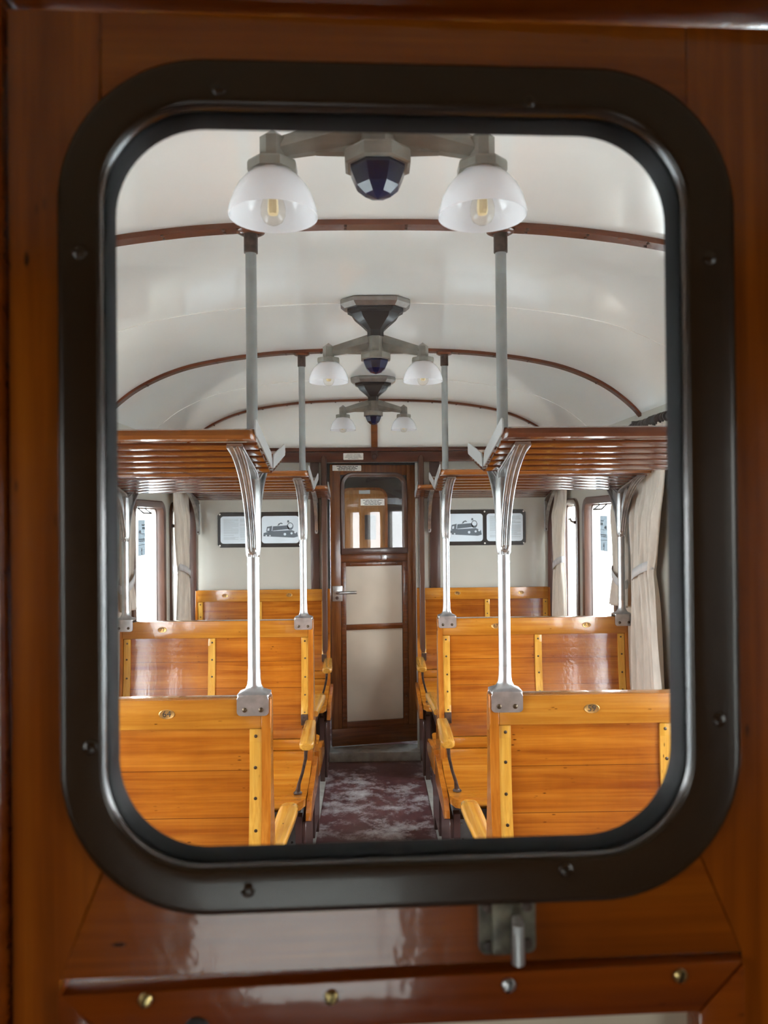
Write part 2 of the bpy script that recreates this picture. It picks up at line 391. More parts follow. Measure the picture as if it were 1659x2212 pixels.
for y in (1.25, 2.80, 4.33): ce.prism([(x, z-.0022) for x, z in sm]+[(x, z+.004) for x, z in sm[::-1]], 'y', y-.009, y+.009)
struct('ceiling', ce, 'ceil', 'glossy off-white vaulted carriage ceiling', 60)
def arc_band(y0, y1, t0, t1, xm):
    A = [(x, z) for x, z in ARC if abs(x) <= xm]
    return MB().prism([(x, z-t0) for x, z in A]+[(x, z+t1) for x, z in A[::-1]], 'y', y0, y1)
for i, (y, w_) in enumerate(((D1, .042), (D2, .04), (D3, .03))):
    r = arc_band(y-w_/2, y+w_/2, .014, .004, 1.255)
    o = struct('trim_%d' % (i+1), r, 'ribwood', ['nearest', 'second', 'farthest'][i]+' dark brown wooden rib arching across the ceiling', 60)
    sc_ = MB()
    for x in [k*.16+.08 for k in range(-7, 7)]:
        z = min((abs(px-x), pz) for px, pz in ARC)[1]
        for dy in (-.011, .011): sc_.lathe([(.0001, z-.017), (.004, z-.0165), (.005, z-.013)], x, y+dy, 8)
    obj('screw', sc_, 'iron', o)

# side walls with window openings
WIN = {1: [(.72, 1.30), (1.34, 1.84), (1.90, 2.45), (2.52, 3.12), (3.886, 4.49), (4.60, 5.05)],
       -1: [(.72, 1.30), (1.34, 1.84), (1.90, 2.45), (2.52, 3.12), (3.945, 4.568), (4.70, 5.06)]}
ZS, ZT = .80, 1.705
FWID = .042
wn = 0
for s, side in ((-1, 'left'), (1, 'right')):
    xf = lambda x, y, z, s=s: (s*x, y, z)
    wl = MB(xf); ys = .57
    for y0, y1 in WIN[s]:
        a, b_ = y0+.03, y1-.03
        wl.box(W, W+.07, ys, a, 0, 2.12); wl.box(W, W+.07, a, b_, 0, ZS+.03); wl.box(W, W+.07, a, b_, ZT-.03, 2.12); ys = b_
    wl.box(W, W+.07, ys, 5.14, 0, 2.12)
    struct('wall_'+side, wl, 'cream', 'cream painted %s side wall with tall windows' % side, 0)
    for k, (y0, y1) in enumerate(WIN[s]):
        wn += 1
        yc, zc, hw, hh = (y0+y1)/2, (ZS+ZT)/2, (y1-y0)/2, (ZT-ZS)/2
        root = thing('window_%d' % wn, '%s side window number %d from the near door, white daylight outside' % (side, k+1), 'window', (s*W, yc, zc), kind='structure')
        lf = MB(xf)
        pr = [(0, .0), (0, -.012), (.006, -.017), (FWID-.012, -.017), (FWID-.004, -.012), (FWID, 0), (FWID, .026), (FWID+.006, .030), (FWID-.005, .042), (0.028, .042), (.028, 0)]
        L = []
        for off, x in pr:
            L.append([(x, p[0], p[1]) for p in rr(hw-off, hh-off, max(.085-off, .02), 8)])
        lf.loops(L, closed=True)
        obj('window_frame', lf, 'brown', root)
        g = MB(xf).prism(rr(hw-FWID-.001, hh-FWID-.001, .045, 8), 'x', .030, .033)
        obj('glass_pane', g, 'clear', root, 0)
        yk = 4.215 if s > 0 else 4.225
        if k == 4:
            dy = yk-yc
            h = MB(xf)
            zt = ZT-FWID-zc
            h.tube([(.034, dy-.062, zt+.002), (-.004, dy-.072, zt-.03), (-.004, dy+.072, zt-.03), (.034, dy+.062, zt+.002), (.034, dy-.062, zt+.002)], .004, 8, True)
            obj('window_handle', h, 'black', root)
            st = obj('notice_sticker', MB(xf).poly([(.0288, dy-.066, 1.402-zc), (.0288, dy+.066, 1.402-zc), (.0288, dy+.066, 1.597-zc), (.0288, dy-.066, 1.597-zc)]), 'stickerpale', root, 0, 'pale blue printed notice stuck on the glass')
            obj('printed_block', MB(xf).box(.0280, .0286, dy-.066, dy+.066, 1.595-zc, 1.597-zc).box(.0280, .0286, dy-.066, dy+.066, 1.519-zc, 1.521-zc).box(.0280, .0286, dy-.066, dy+.066, 1.460-zc, 1.462-zc), 'greyink', st, 0)
            tx = MB(xf)
            for z0, z1, a, b_ in ((1.488, 1.494, -.05, .05), (1.479, 1.484, -.05, .045), (1.565, 1.572, .0, .055), (1.545, 1.558, .01, .06), (1.525, 1.54, -.05, -.02)):
                tx.box(.0268, .0274, dy+a, dy+b_, z0-zc, z1-zc)
            tx.prism([(dy-.004, 1.478-zc-.03), (dy+.012, 1.425-zc), (dy-.016, 1.425-zc)], 'x', .0268, .0274)
            tx.box(.0268, .0274, dy-.008, dy+.002, 1.408-zc, 1.42-zc)
            obj('printing', tx, 'greyink', st, 0)
        if k == 5:
            lt = MB(xf); e = -hw+FWID
            lt.box(-.03, -.012, e-.03, e-.01, 1.548-zc, 1.568-zc, .003)
            lt.tube([(-.022, e-.02, 1.558-zc), (-.03, e+.03, 1.565-zc), (-.028, e+.05, 1.578-zc), (-.026, e+.09, 1.576-zc)], .006, 8)
            obj('window_latch', lt, 'iron', root)
        portal('window_light', (s*(W+.09), yc, zc), (0, s*PI/2, 0), hh*2, hw*2)

# end wall (opening x -.32..+.33, z 0..1.97)
ew = MB()
ew.box(-W-.06, -.325, YW, YW+.05, 0, 2.44).box(.325, W+.06, YW, YW+.05, 0, 2.44).box(-.325, .325, YW, YW+.05, 1.965, 2.44)
wf = struct('wall_far', ew, 'cream', 'cream end wall around the far door', 0)
up_ = MB().box(-W, W, YW-.004, YW-.0005, 2.058, 2.40)
struct('wall_gable', up_, 'ceil', 'white painted top of the end wall under the vault', 0)
hd = MB().box(-W, W, YW-.03, YW-.0045, 1.965, 2.034, .004).box(-W, W, YW-.038, YW-.0045, 2.036, 2.062, .006)
struct('trim_4', hd, 'redbrown', 'dark red-brown wooden beam across the end wall above the door')
struct('trim_5', MB().box(-.007, .036, YW-.022, YW-.0045, 2.062, 2.378, .003), 'rackrail', 'upright brown batten from the beam to the ceiling')
kb = MB().box(-.008, .037, YW-.036, YW-.030, 2.0, 2.04, .002).lathe([(.0185, YW-.034), (.0185, YW-.05), (.015, YW-.054), (.012, YW-.054), (.011, YW-.05), (.001, YW-.048)], .013, 2.0, 20, 'y')
tag(obj('bolt_cap', kb, 'darkbrown'), 'round dark brown cap on the beam above the far door', 'cap')
for i, (x0, x1) in enumerate(((-.412, -.355), (.378, .445))):
    struct('trim_%d' % (6+i), MB().box(x0, x1, YW-.014, YW-.0002, .0, 1.964, .003), 'darkbrown', 'dark brown upright board on the end wall, %s of the door' % ('left', 'right')[i])
for i, (x0, x1) in enumerate(((-1.239, -1.165), (1.16, 1.239))):
    struct('trim_%d' % (8+i), MB().box(x0, x1, YW-.02, YW-.0002, .0, 1.964, .006), 'darkbrown', 'dark brown corner post at the %s end of the end wall' % ('left', 'right')[i])
for i, s in enumerate((-1, 1)):
    xc = s*.319
    j = MB(); P = []
    for yy, hw, z0 in ((YW-.085, .012, 0), (YW-.08, .017, 0), (YW+.02, .017, 0)):
        P.append([(xc-hw, yy, 0), (xc+hw, yy, 0), (xc+hw, yy, 1.985), (xc+hw*.6, yy, 2.0), (xc, yy, 2.006), (xc-hw*.6, yy, 2.0), (xc-hw, yy, 1.985)])
    j.loops(P)
    struct('trim_%d' % (10+i), j, 'brown', 'glossy brown door jamb with rounded top, %s side of the far doorway' % ('left', 'right')[i])
struct('trim_12', MB().box(.284, .301, YW+.0, YW+.03, .06, 1.96, .002), 'cream', 'worn cream edge strip beside the hinges of the far door')
struct('trim_13', MB().box(-.30, .30, YW-.06, YW+.12, 0, .062, .006), 'threshold', 'grey metal threshold in front of the far door')

# ------------------------------------------------------------------ near door (slightly ajar)
PHI = math.atan(.035)
nd = thing('door_1', 'varnished wooden door with round-cornered window in the foreground', 'door', (0, .52, 0), PHI, kind='structure')
TH = .0142; TOPZ = 1.939; BR = 1.297
obj('stile', MB().prism([(-.262, .1), (-.2325, .1), (-.2325, BR), (-.2015, 1.372), (-.2015, TOPZ), (-.262, TOPZ)], 'y', 0, TH, .0008, 1), 'door_z', nd, label='left varnished door stile')
obj('stile', MB().prism([(.30, .1), (.2305, .1), (.2305, BR+.001), (.1985, 1.372), (.1985, TOPZ), (.30, TOPZ)], 'y', 0, TH, .0008, 1), 'door_z', nd, label='right varnished door stile')
obj('top_rail', MB().box(-.2013, .1983, 0, TH, 1.872, TOPZ, .0008, 1), 'door_x', nd)
obj('lock_rail', MB().prism([(-.2323, BR), (.2303, BR), (.1983, 1.372), (-.2013, 1.372)], 'y', 0, TH, .0008, 1), 'door_x', nd)
# window frame ring
ZC = 1.622
def ring_loops(prof, rad0, n=20):
    L = []
    for off, y in prof:
        cx = -.004*min(1, off/.036)
        L.append([(p[0]+cx, y, p[1]+ZC) for p in rr(.2285-off, .2835-off, max(rad0-off, .05), n)])
    return L
fr_ = MB().loops(ring_loops([(0, .004), (0, -.0045), (.0008, -.0062), (.0022, -.0075), (.0045, -.0082), (.0055, -.0083), (.012, -.0085), (.022, -.0085), (.0285, -.0084), (.0297, -.0081), (.0311, -.0070), (.0321, -.0050), (.0326, -.002), (.0329, .002), (.0332, .009), (.0334, .020), (.028, .020), (.028, .004)], .098), closed=True)
wf_ = obj('window_frame', fr_, 'frame', nd, 60, 'dark brown painted window frame with rounded corners')
for x, z in ((-.122, 1.884), (.085, 1.880), (-.213, 1.775), (-.208, 1.452), (-.107, 1.356), (.105, 1.362), (.209, 1.775), (.212, 1.46)):
    fs = MB().lathe([(.0048, -.0084), (.0048, -.0090), (.0038, -.0098), (.0012, -.0100), (.001, -.0094), (.0001, -.0094)], x, z, 16, 'y')
    obj('screw', fs, 'frame', wf_)
obj('rubber_gasket', MB().loops(ring_loops([(.0324, .011), (.0324, -.0005), (.0331, -.0012), (.0338, -.0003), (.0346, .003), (.0353, .008), (.0356, .012), (.0356, .0185), (.0324, .0185)], .098, 16), closed=True), 'gasket', wf_, 60)
obj('glass_pane', MB().prism([(p[0]-.004, p[1]+ZC) for p in rr(.2285-.0335, .2835-.0335, .062, 16)], 'y', .0145, .0175), 'clear', nd, 0)
# lower panel and its beading with mitred corners
bd = .0325
B0, B1, BT, BB = -.2305, .2285, BR-.003, .55
def bead(pts): return MB().prism(pts, 'y', -.007, .02, .0025, 2)
top = obj('panel_bead', bead([(B0, BT-.003), (B1, BT+.002), (B1-bd, BT-bd), (B0+bd, BT-bd)]), 'door_bead', nd)
obj('panel_bead', bead([(B0, BT-.0006), (B0+bd, BT-bd-.0006), (B0+bd, BB), (B0, BB)]), 'door_bead', nd)
obj('panel_bead', bead([(B1, BT-.0006), (B1-bd, BT-bd-.0006), (B1-bd, BB), (B1, BB)]), 'door_bead', nd)
obj('lower_panel', MB().box(B0+.01, B1-.01, .012, .02, .5, BT-.02), 'vestcream', nd, 0)
for x, z, m in ((-.174, 1.2865, 'brass'), (-.053, 1.283, 'brass'), (.0655, 1.286, 'clamp'), (.183, 1.2875, 'brass')):
    hs = MB().lathe([(.0046, -.0068), (.0045, -.0086), (.003, -.0100), (.0001, -.0104)], x, z, 16, 'y')
    so = obj('screw', hs, m, top)
    obj('slot', MB().prism([(x-.004*math.cos(a)+dx*.0006*math.sin(a), z-.004*math.sin(a)-dx*.0006*math.cos(a)) for a in (1.2,) for dx in (-1, 1)]+[(x+.004*math.cos(a)+dx*.0006*math.sin(a), z+.004*math.sin(a)-dx*.0006*math.cos(a)) for a in (1.2,) for dx in (1, -1)], 'y', -.0106, -.0095), 'gasket', so, 0)
obj('worn_plug', MB().lathe([(.0085, -.0068), (.008, -.0085), (.004, -.0095), (.0001, -.0098)], -.141, 1.2655, 16, 'y'), 'black', top)
# bolt latch on the lock rail
lp = obj('bolt_latch', MB().prism([(p[0]+.066, p[1]+1.323) for p in rr(.0192, .0186, .004, 5)], 'y', -.003, 0, .0006, 1), M['tarnish'], nd, label='tarnished steel bolt latch plate')
obj('bolt_guide', MB().box(.0545, .0685, -.008, -.003, 1.306, 1.3405, .002), 'tarnish', lp)
obj('bolt_rod', MB().tube([(.0708, -.0085, 1.332), (.0708, -.0125, 1.328), (.0706, -.013, 1.315), (.0708, -.013, 1.3035)], [.003, .0042, .0045, .0045], 12), 'clamp', lp)
for x, z in ((.0525, 1.336), (.0795, 1.336), (.0535, 1.3105), (.0795, 1.311)):
    obj('screw', MB().lathe([(.0036, -.003), (.0034, -.0042), (.0001, -.0046)], x, z, 14, 'y'), 'iron', lp)
# jamb and head around the near door
struct('trim_14', MB().box(-.34, -.2645, .503, .57, 0, 2.1, .006, 3), 'door_bead', 'reddish varnished jamb at the left of the foreground door')
struct('trim_15', MB().box(.305, .38, .515, .57, 0, 2.1, .006, 3), 'door_bead', 'varnished jamb at the right of the foreground door')
tr = struct('trim_16', MB().box(-.2643, .3048, .500, .57, 1.944, 2.1, .006, 3), 'door_bead', 'reddish varnished head board above the foreground door')
obj('screw', MB().lathe([(.0046, .4995), (.0045, .498), (.003, .4965), (.0001, .496)], .241, 1.952, 16, 'y'), 'brass', tr)
nw = MB().box(-W-.06, -.34, .53, .57, 0, 2.44).box(.38, W+.06, .53, .57, 0, 2.44).box(-.34, .38, .53, .57, 2.1, 2.44)
struct('wall_near', nw, 'oldwood', 'wooden partition around the foreground door', 0)

# ------------------------------------------------------------------ vestibule behind the camera
OX0, OX1, OZ0, OZ1 = -.40, .17, .08, .68
VB = -1.1
vw = MB().box(-W-.06, OX0, VB-.05, VB, 0, 2.3).box(OX1, W+.06, VB-.05, VB, 0, 2.3).box(OX0, OX1, VB-.05, VB, 0, OZ0).box(OX0, OX1, VB-.05, VB, OZ1, 2.3)
struct('wall_back', vw, 'oldwood', 'wooden partition behind the camera', 0)
struct('window_20', MB().box(OX0, OX1, VB-.03, VB-.025, OZ0, OZ1), 'dimglass', 'added low glazed panel behind the camera, for the reflection on the foreground door', 0)  # unseen pane, added and sized for the bright reflection on the door
portal('panel_light', ((OX0+OX1)/2, VB-.06, (OZ0+OZ1)/2), (-PI/2, 0, PI), OX1-OX0, OZ1-OZ0)
for s, n in ((-1, 'left'), (1, 'right')):
    xf = lambda x, y, z, s=s: (s*x, y, z)
    v = MB(xf).box(W, W+.06, VB, -.75, 0, 2.3).box(W, W+.06, -.1, .53, 0, 2.3).box(W, W+.06, -.75, -.1, 0, .95).box(W, W+.06, -.75, -.1, 1.8, 2.3)
    struct('wall_vestibule_'+n, v, 'oldwood', 'vestibule wall with a door window, %s of the camera' % n, 0)
    struct('window_2%d' % (1 if s < 0 else 2), MB(xf).box(W+.02, W+.024, -.75, -.1, .95, 1.8), 'dimglass', 'vestibule door window, %s of the camera' % n, 0)
    portal('vestibule_light', (s*(W+.08), -.425, 1.375), (0, s*PI/2, 0), .85, .65)
struct('ceiling_vestibule', MB().box(-W-.06, W+.06, VB-.05, .53, 2.3, 2.36), 'vestcream', 'cream vestibule ceiling', 0)

# ------------------------------------------------------------------ far door (ajar) and vestibule beyond
fa = math.radians(11)
fd = thing('door_2', 'wooden end door with window and two cream panels, slightly ajar', 'door', (.295, YW+.145, 0), fa, kind='structure')
fx = lambda x, y, z: (x-.295, y, z)      # build with hinge edge at x = .295
Z0, Z1 = .075, 1.955
FT = .035
obj('stile', MB(fx).box(-.295, -.225, 0, FT, .19, Z1, .002), 'fardoor_z', fd)
obj('stile', MB(fx).box(.232, .295, 0, FT, .19, Z1, .002), 'fardoor_z', fd)
obj('rail', MB(fx).box(-.2245, .2315, .001, FT, 1.885, Z1-.0005, .002), 'fardoor_z', fd)
obj('rail', MB(fx).box(-.2245, .2315, .001, FT, 1.30, 1.352, .002), 'fardoor_x', fd)
obj('kick_board', MB(fx).box(-.295, .295, -.004, FT, Z0, .19, .002), 'fardoor_x', fd, label='dark scuffed bottom board')
pf = MB(fx); pf.box(-.2245, -.192, -.004, FT, .19, 1.299, .002).box(.196, .2315, -.004, FT, .19, 1.299, .002).box(-.192, .196, -.004, FT, 1.272, 1.299, .002).box(-.192, .196, -.004, FT, .19, .232, .002)
pfr = obj('panel_frame', pf, 'fardoor_x', fd)
obj('cross_rail', MB(fx).box(-.1915, .1955, -.003, FT, .845, .882, .002), 'fardoor_x', fd)
obj('panel', MB(fx).box(-.193, .197, .012, .02, .882, 1.272), 'fardoor_panel', fd, 0, 'upper cream door panel')
obj('panel', MB(fx).box(-.193, .197, .012, .02, .232, .845), 'fardoor_panel', fd, 0, 'lower cream door panel')
ps = MB(fx)
for k in range(9):
    for x in (-.208, .214): ps.lathe([(.004, -.004), (.003, -.006), (.0001, -.0065)], x, .26+k*.125, 8, 'y')
for k in range(4): ps.lathe([(.004, -.004), (.003, -.006), (.0001, -.0065)], -.16+k*.105, 1.286, 8, 'y')
obj('screw_row', ps, 'iron', pfr)
# window: round top corners, square bottom
def arch(x0, x1, z0, z1, r, n=8):
    P = [(x0, z0), (x1, z0)]
    for k in range(n+1): a = PI/2*k/n; P.append((x1-r+r*math.cos(a), z1-r+r*math.sin(a)))
    for k in range(n+1): a = PI/2+PI/2*k/n; P.append((x0+r+r*math.cos(a), z1-r+r*math.sin(a)))
    return P
L = []
for off, y in ((0, .005), (0, -.008), (.004, -.012), (.022, -.012), (.027, -.008), (.028, .012), (.028, .03), (.0, .03)):
    L.append([(p[0], y, p[1]) for p in arch(-.226+off, .233-off, 1.354+off*1.4, 1.902-off, .085-off)])
fwf = obj('window_frame', MB(fx).loops(L, closed=True), 'brown', fd, 45)
obj('sill', MB(fx).box(-.222, .229, -.018, -.0125, 1.356, 1.392, .002), 'darkbrown', fwf)
obj('glass_pane', MB(fx).prism(arch(-.2, .207, 1.388, 1.876, .058), 'y', .012, .016), 'clear', fd, 0)
st = obj('notice_sticker', MB(fx).box(-.086, .078, .0095, .0115, 1.680, 1.724, .0), 'white', fd, 0, 'white printed notice on the door glass')
lt = MB(fx)
def wordline(mb, x0, x1, z, h, y0, y1, seed):
    rnd = random.Random(seed); x = x0
    while x < x1-.006:
        l = min(rnd.uniform(.012, .034), x1-x); mb.box(x, x+l, y0, y1, z, z+h); x += l+.0035
for k, (a, b_) in enumerate(((-.072, .064), (-.056, .046), (-.068, .06), (-.06, .05))): wordline(lt, a, b_, 1.7135-k*.0096, .0038, .0088, .0094, k+3)
obj('lettering', lt, 'ink', st, 0)
np_ = obj('notice_plate', MB(fx).prism([(p[0]-.180, p[1]+1.931) for p in rr(.0975, .0185, .004, 4)], 'y', -.004, -.0005), 'white', fd, 0, 'long white enamel notice plate at the top of the door')
lt = MB(fx)
for k, (a, b_) in enumerate(((-.25, -.105), (-.235, -.12), (-.245, -.11), (-.24, -.12))): wordline(lt, a, b_, 1.9405-k*.0082, .0046, -.0046, -.004, k+23)
obj('lettering', lt, 'ink', np_, 0)
hp = obj('lock_plate', MB(fx).box(-.285, -.217, -.008, 0, 1.042, 1.143, .002), 'cast', fd, label='steel lock plate')
obj('door_handle', MB(fx).tube([(-.255, -.008, 1.100), (-.255, -.04, 1.100), (-.245, -.048, 1.100), (-.13, -.045, 1.100)], .0105, 12).lathe([(.018, -.008), (.018, -.016), (.001, -.018)], -.255, 1.1, 16, 'y'), 'cast', hp)
obj('keyhole', MB(fx).lathe([(.011, -.0078), (.011, -.010), (.001, -.0102)], -.255, 1.064, 14, 'y'), 'iron', hp)
obj('window_catch', MB(fx).box(.05, .085, -.012, 0, 1.313, 1.345, .004), 'cast', fd)
for z in (1.80, 1.11, .28):
    obj('hinge', MB(fx).tube([(.299, -.012, z-.055), (.299, -.012, z+.055)], .010, 10).tube([(.299, -.012, z+.055), (.299, -.012, z+.072)], [.006, .003], 8), 'black', fd)
# beyond
BY = 6.25
bw = MB().box(-.8, .8, BY, BY+.05, 0, 2.3)
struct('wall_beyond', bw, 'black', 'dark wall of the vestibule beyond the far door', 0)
bp_ = thing('door_3', 'pale brown wooden door seen through the far door window', 'door', (0, BY-.03, 0), kind='structure')
obj('leaf', MB().prism(arch(-.26, .125, .1, 1.84, .08), 'y', 0, .028), 'oldwood', bp_)
L = []
for off, y in ((0, 0), (0, -.012), (.02, -.012), (.02, 0)): L.append([(p[0], y, p[1]) for p in arch(-.26+off, .125-off, .1+off, 1.84-off, .08-off)])
obj('edge_bead', MB().loops(L, closed=True), 'fardoor_z', bp_)
obj('number_plate', MB().box(-.105, -.015, -.004, 0, 1.79, 1.825), 'plategrey', bp_)
obj('leaf_window', MB().box(-.06, .03, -.004, 0, 1.42, 1.62, .002), 'black', bp_)
for s, n in ((-1, 'left'), (1, 'right')):
    xf = lambda x, y, z, s=s: (s*x, y, z)
    v = MB(xf).box(.80, .85, 5.15, 5.5, 0, 2.3).box(.80, .85, 6.0, 6.3, 0, 2.3).box(.80, .85, 5.5, 6.0, 0, 1.0).box(.80, .85, 5.5, 6.0, 1.75, 2.3)
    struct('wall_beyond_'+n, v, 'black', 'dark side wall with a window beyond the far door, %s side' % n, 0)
    struct('window_3%d' % (1 if s < 0 else 2), MB(xf).box(.82, .824, 5.5, 6.0, 1.0, 1.75), 'clear', 'window of the vestibule beyond the far door, %s side' % n, 0)
    portal('beyond_light', (s*.9, 5.75, 1.375), (0, s*PI/2, 0), .75, .5)
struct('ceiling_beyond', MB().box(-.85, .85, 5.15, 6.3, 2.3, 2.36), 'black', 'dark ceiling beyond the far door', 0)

# ------------------------------------------------------------------ benches
XC = .745
BX0, BX1 = .285, 1.152
PAN = [(.013, 1.056), (.0145, .98), (.019, .90), (.029, .82), (.046, .74), (.066, .67), (.092, .612)]    # (distance from centre, z)
PAN = smooth_profile(PAN, 3)
def pan_y(z):
    for (a, za), (b_, zb) in zip(PAN, PAN[1:]):
        if zb <= z <= za: return a+(b_-a)*(za-z)/(za-zb)
    return PAN[-1][0] if z < PAN[-1][1] else PAN[0][0]
def make_bench(name, label, s, Y, sides, nums, clampless=False):
    root = thing(name, label, 'bench', (s*XC, Y, 0), group='wooden benches along the aisle')
    for q in sides:       # q=-1: side facing the camera, +1: side facing the far door
        xf = lambda u, v, w, q=q: (s*(u-XC), q*v, w)
        # curved back panel
        P = [(v, z) for v, z in PAN]
        obj('back_panel', MB(xf).prism(P+[(v-.010, z) for v, z in P[::-1]], 'x', BX0+.024, BX1-.002), 'panel', root, 40)
        # battens with screws
        for j, (u0, u1) in enumerate(((.3092, .3405), (.733, .765), (1.118, 1.148))):
            zz = [1.053, 1.02, .98, .94, .90, .86, .82, .78, .74, .705 if j != 1 else .66]
            st_ = MB(xf).prism([(pan_y(z)+.007, z) for z in zz]+[(pan_y(z)-.001, z) for z in zz[::-1]], 'x', u0, u1, .0015, 1)
            so = obj('batten', st_, 'strip', root)
            for z in (1.037, .957, .877, .797, .722):
                d = pan_y(z)+.0068
                obj('screw', MB(xf).lathe([(.0045, d-.001), (.0045, d+.001), (.003, d+.0016), (.0001, d+.0018)], (u0+u1)/2+random.uniform(-.002, .002), z+random.uniform(-.004, .004), 10, 'y'), 'screw', so)
        # lower back rail and the seat
        obj('lower_back_rail', MB(xf).box(BX0+.024, BX1-.002, .070, .100, .560, .6085, .006).box(BX0+.024, BX1-.002, .075, .112, .520, .5585, .004), 'seat', root)
        SP = smooth_profile([(.112, .522), (.15, .502), (.22, .478), (.30, .467), (.38, .466), (.44, .470), (.475, .470), (.490, .460), (.490, .445), (.478, .436)], 3)
        seat = MB(xf)
        G = []
        # plan outline with a rounded aisle corner
        for v, z in SP:
            d = max(0, v-.435); cut = .055-math.sqrt(max(0, .055**2-d*d)) if d > 0 else 0
            G.append((v, z, BX0+.006+cut))
        L = [[(u0, v, z), (BX1-.004, v, z), (BX1-.004, v, min(z, .49)-.03 if v < .47 else min(z-.001, .436)), (u0, v, min(z, .49)-.03 if v < .47 else min(z-.001, .436))] for v, z, u0 in G]
        seat.loops(L)
        sa = obj('seat', seat, 'seat', root, 40)
        obj('seat_edge', MB(xf).box(BX0+.03, BX1-.004, .408, .4085, .4665, .4672), 'screw', sa, 0)
        # side rail at seat level, leg and dark side board
        obj('seat_side_rail', MB(xf).prism([(.03, .40), (.03, .515), (.11, .50), (.22, .478), (.34, .466), (.42, .455), (.462, .42), (.47, .39), (.44, .375), (.30, .385), (.12, .39)], 'x', BX0-.018, BX0+.004, .003, 2), 'endwood', root)
        obj('side_board', MB(xf).prism([(.06, .10), (.06, .398), (.30, .383), (.43, .374), (.44, .30), (.40, .16), (.385, .02), (.33, .02), (.31, .10)], 'x', BX0+.006, BX0+.022, .002, 1), 'undersheet', root)
        obj('leg', MB(xf).tube([(BX0+.034, .43, .40), (BX0+.034, .425, .28), (BX0+.034, .405, .14), (BX0+.034, .40, .0)], .014, 10, sq=(.013, .02)), 'undersheet', root)
        # armrest at the aisle
        a0 = .078; xs = ((.297, .024), (.294, .027), (.289, .030), (.287, .030), (.287, .0275), (.287, .018))
        vs = (a0, .20, .33, .40, .432, .446)
        L = []
        for (xc, hw), v in zip(xs, vs):
            h = .013
            L.append([(xc-hw, v, .690-2*h+.006), (xc-hw+.005, v, .690-2*h), (xc+hw-.005, v, .690-2*h), (xc+hw, v, .690-2*h+.006), (xc+hw, v, .684), (xc+hw-.006, v, .690), (xc-hw+.006, v, .690), (xc-hw, v, .684)])
        ar = obj('armrest', MB(xf).loops(L), 'arm', root, 50)
        obj('arm_bracket', MB(xf).box(.3095, .340, pan_y(.70)-.006, pan_y(.68)+.012, .664, .712, .003).box(.285, .330, .085, .12, .658, .664), 'iron', ar)
        obj('arm_rod', MB(xf).tube([(.289, .418, .665), (.292, .416, .62), (.306, .405, .56), (.322, .388, .51), (.328, .380, .472)], [.008, .0065, .006, .007, .011], 10).lathe([(.018, .469), (.018, .473), (.010, .480), (.007, .49)], .328, .380, 12), 'iron', ar)
    both = len(sides) == 2
    xf = lambda u, v, w: (s*(u-XC), v, w)
    y0, y1 = (-.026, .026) if both else (-.026, .012)
    obj('top_rail', MB(xf).box(BX0+.0235, BX1, y0, y1, 1.055, 1.132, .004, 2), 'rail', root)
    # end boards following the panel
    E = [(-(pan_y(z)+.010), z) for z in (1.05, .98, .90, .82, .74, .67, .615)]
    E = [(y0-.001, 1.125), (y0-.001, 1.056)]+E[1:]+[(-.118, .56), (-.115, .40)]
    back = [(-a, z) for a, z in E[::-1]] if both else [(.012, .40), (.012, 1.128)]
    bp = MB(xf).prism([(y0+.006, 1.133)]+E+back+[(y1-.006, 1.133)], 'x', BX0, BX0+.0235, .003, 2)
    obj('end_board', bp, 'endwood', root)
    obj('end_board', MB(xf).prism([(y0+.006, 1.128)]+E[2:]+([(-a, z) for a, z in E[:1:-1]] if both else [(.012, .40)])+[(y1-.006, 1.128)], 'x', BX1-.0015, BX1+.014, .002, 1), 'endwood', root)
    for u, t_ in zip((.552, .972), nums):
        yq = y0
        rim = MB(xf).lathe([(.0205, yq+.001), (.0205, yq-.0012), (.019, yq-.002), (.017, yq-.0016), (.0001, yq-.0016)], u, 1.0955, 28, 'y', sy=.60)
        pl = obj('number_plate', rim, 'platebrass', root, 30, 'oval brass seat number plate reading '+t_ if t_ in ('59', '64', '67', '63') else None)
        text('digits', t_, .0225, 'ink', pl, (s*(u-XC), yq-.0018, 1.0957))
    return root
LAB = {(-1, 0): 'nearest left varnished bench with seat plate 64', (1, 0): 'nearest right varnished bench with seat plate 59',
       (-1, 1): 'middle left varnished bench behind the bench with plate 64', (1, 1): 'middle right varnished bench with seat plates 67 and 63',
       (-1, 2): 'far left bench against the end wall, left of the far door', (1, 2): 'far right bench against the end wall, right of the far door'}
NUM = {(-1, 0): ('64', '66'), (1, 0): ('59', '61'), (-1, 1): ('68', '72'), (1, 1): ('67', '63'), (-1, 2): ('74', '76'), (1, 2): ('75', '70')}
for i, Y in enumerate((D1, D2, D3)):
    for s in (-1, 1):
        make_bench('wooden_bench', LAB[(s, i)], s, Y, (-1, 1) if i < 2 else (-1,), NUM[(s, i)])

# heater boxes under the middle benches
for s, n in ((-1, 'left'), (1, 'right')):
    xf = lambda x, y, z, s=s: (s*x, y, z)
    t = thing('heater_box', 'grey sheet-metal heater box under the middle %s bench' % n, 'heater', (s*.78, D2, 0))
    hx = lambda u, v, w, s=s: (s*(u-.78), v, w)
    obj('casing', MB(hx).box(.345, 1.2, -.17, .17, 0, .27, .004), 'galv', t)
    obj('grille_light_dots', (lambda mb: [mb.lathe([(.004, -.1698), (.003, -.173), (.0001, -.174)], .37+k*.03, .25, 8, 'y') for k in range(27)] and mb)(MB(hx)), 'white', t)  # white dots stand in for light through the perforated grille
    obj('screw', MB(hx).lathe([(.006, -.169), (.005, -.173), (.0001, -.174)], .375, .18, 10, 'y'), 'iron', t)

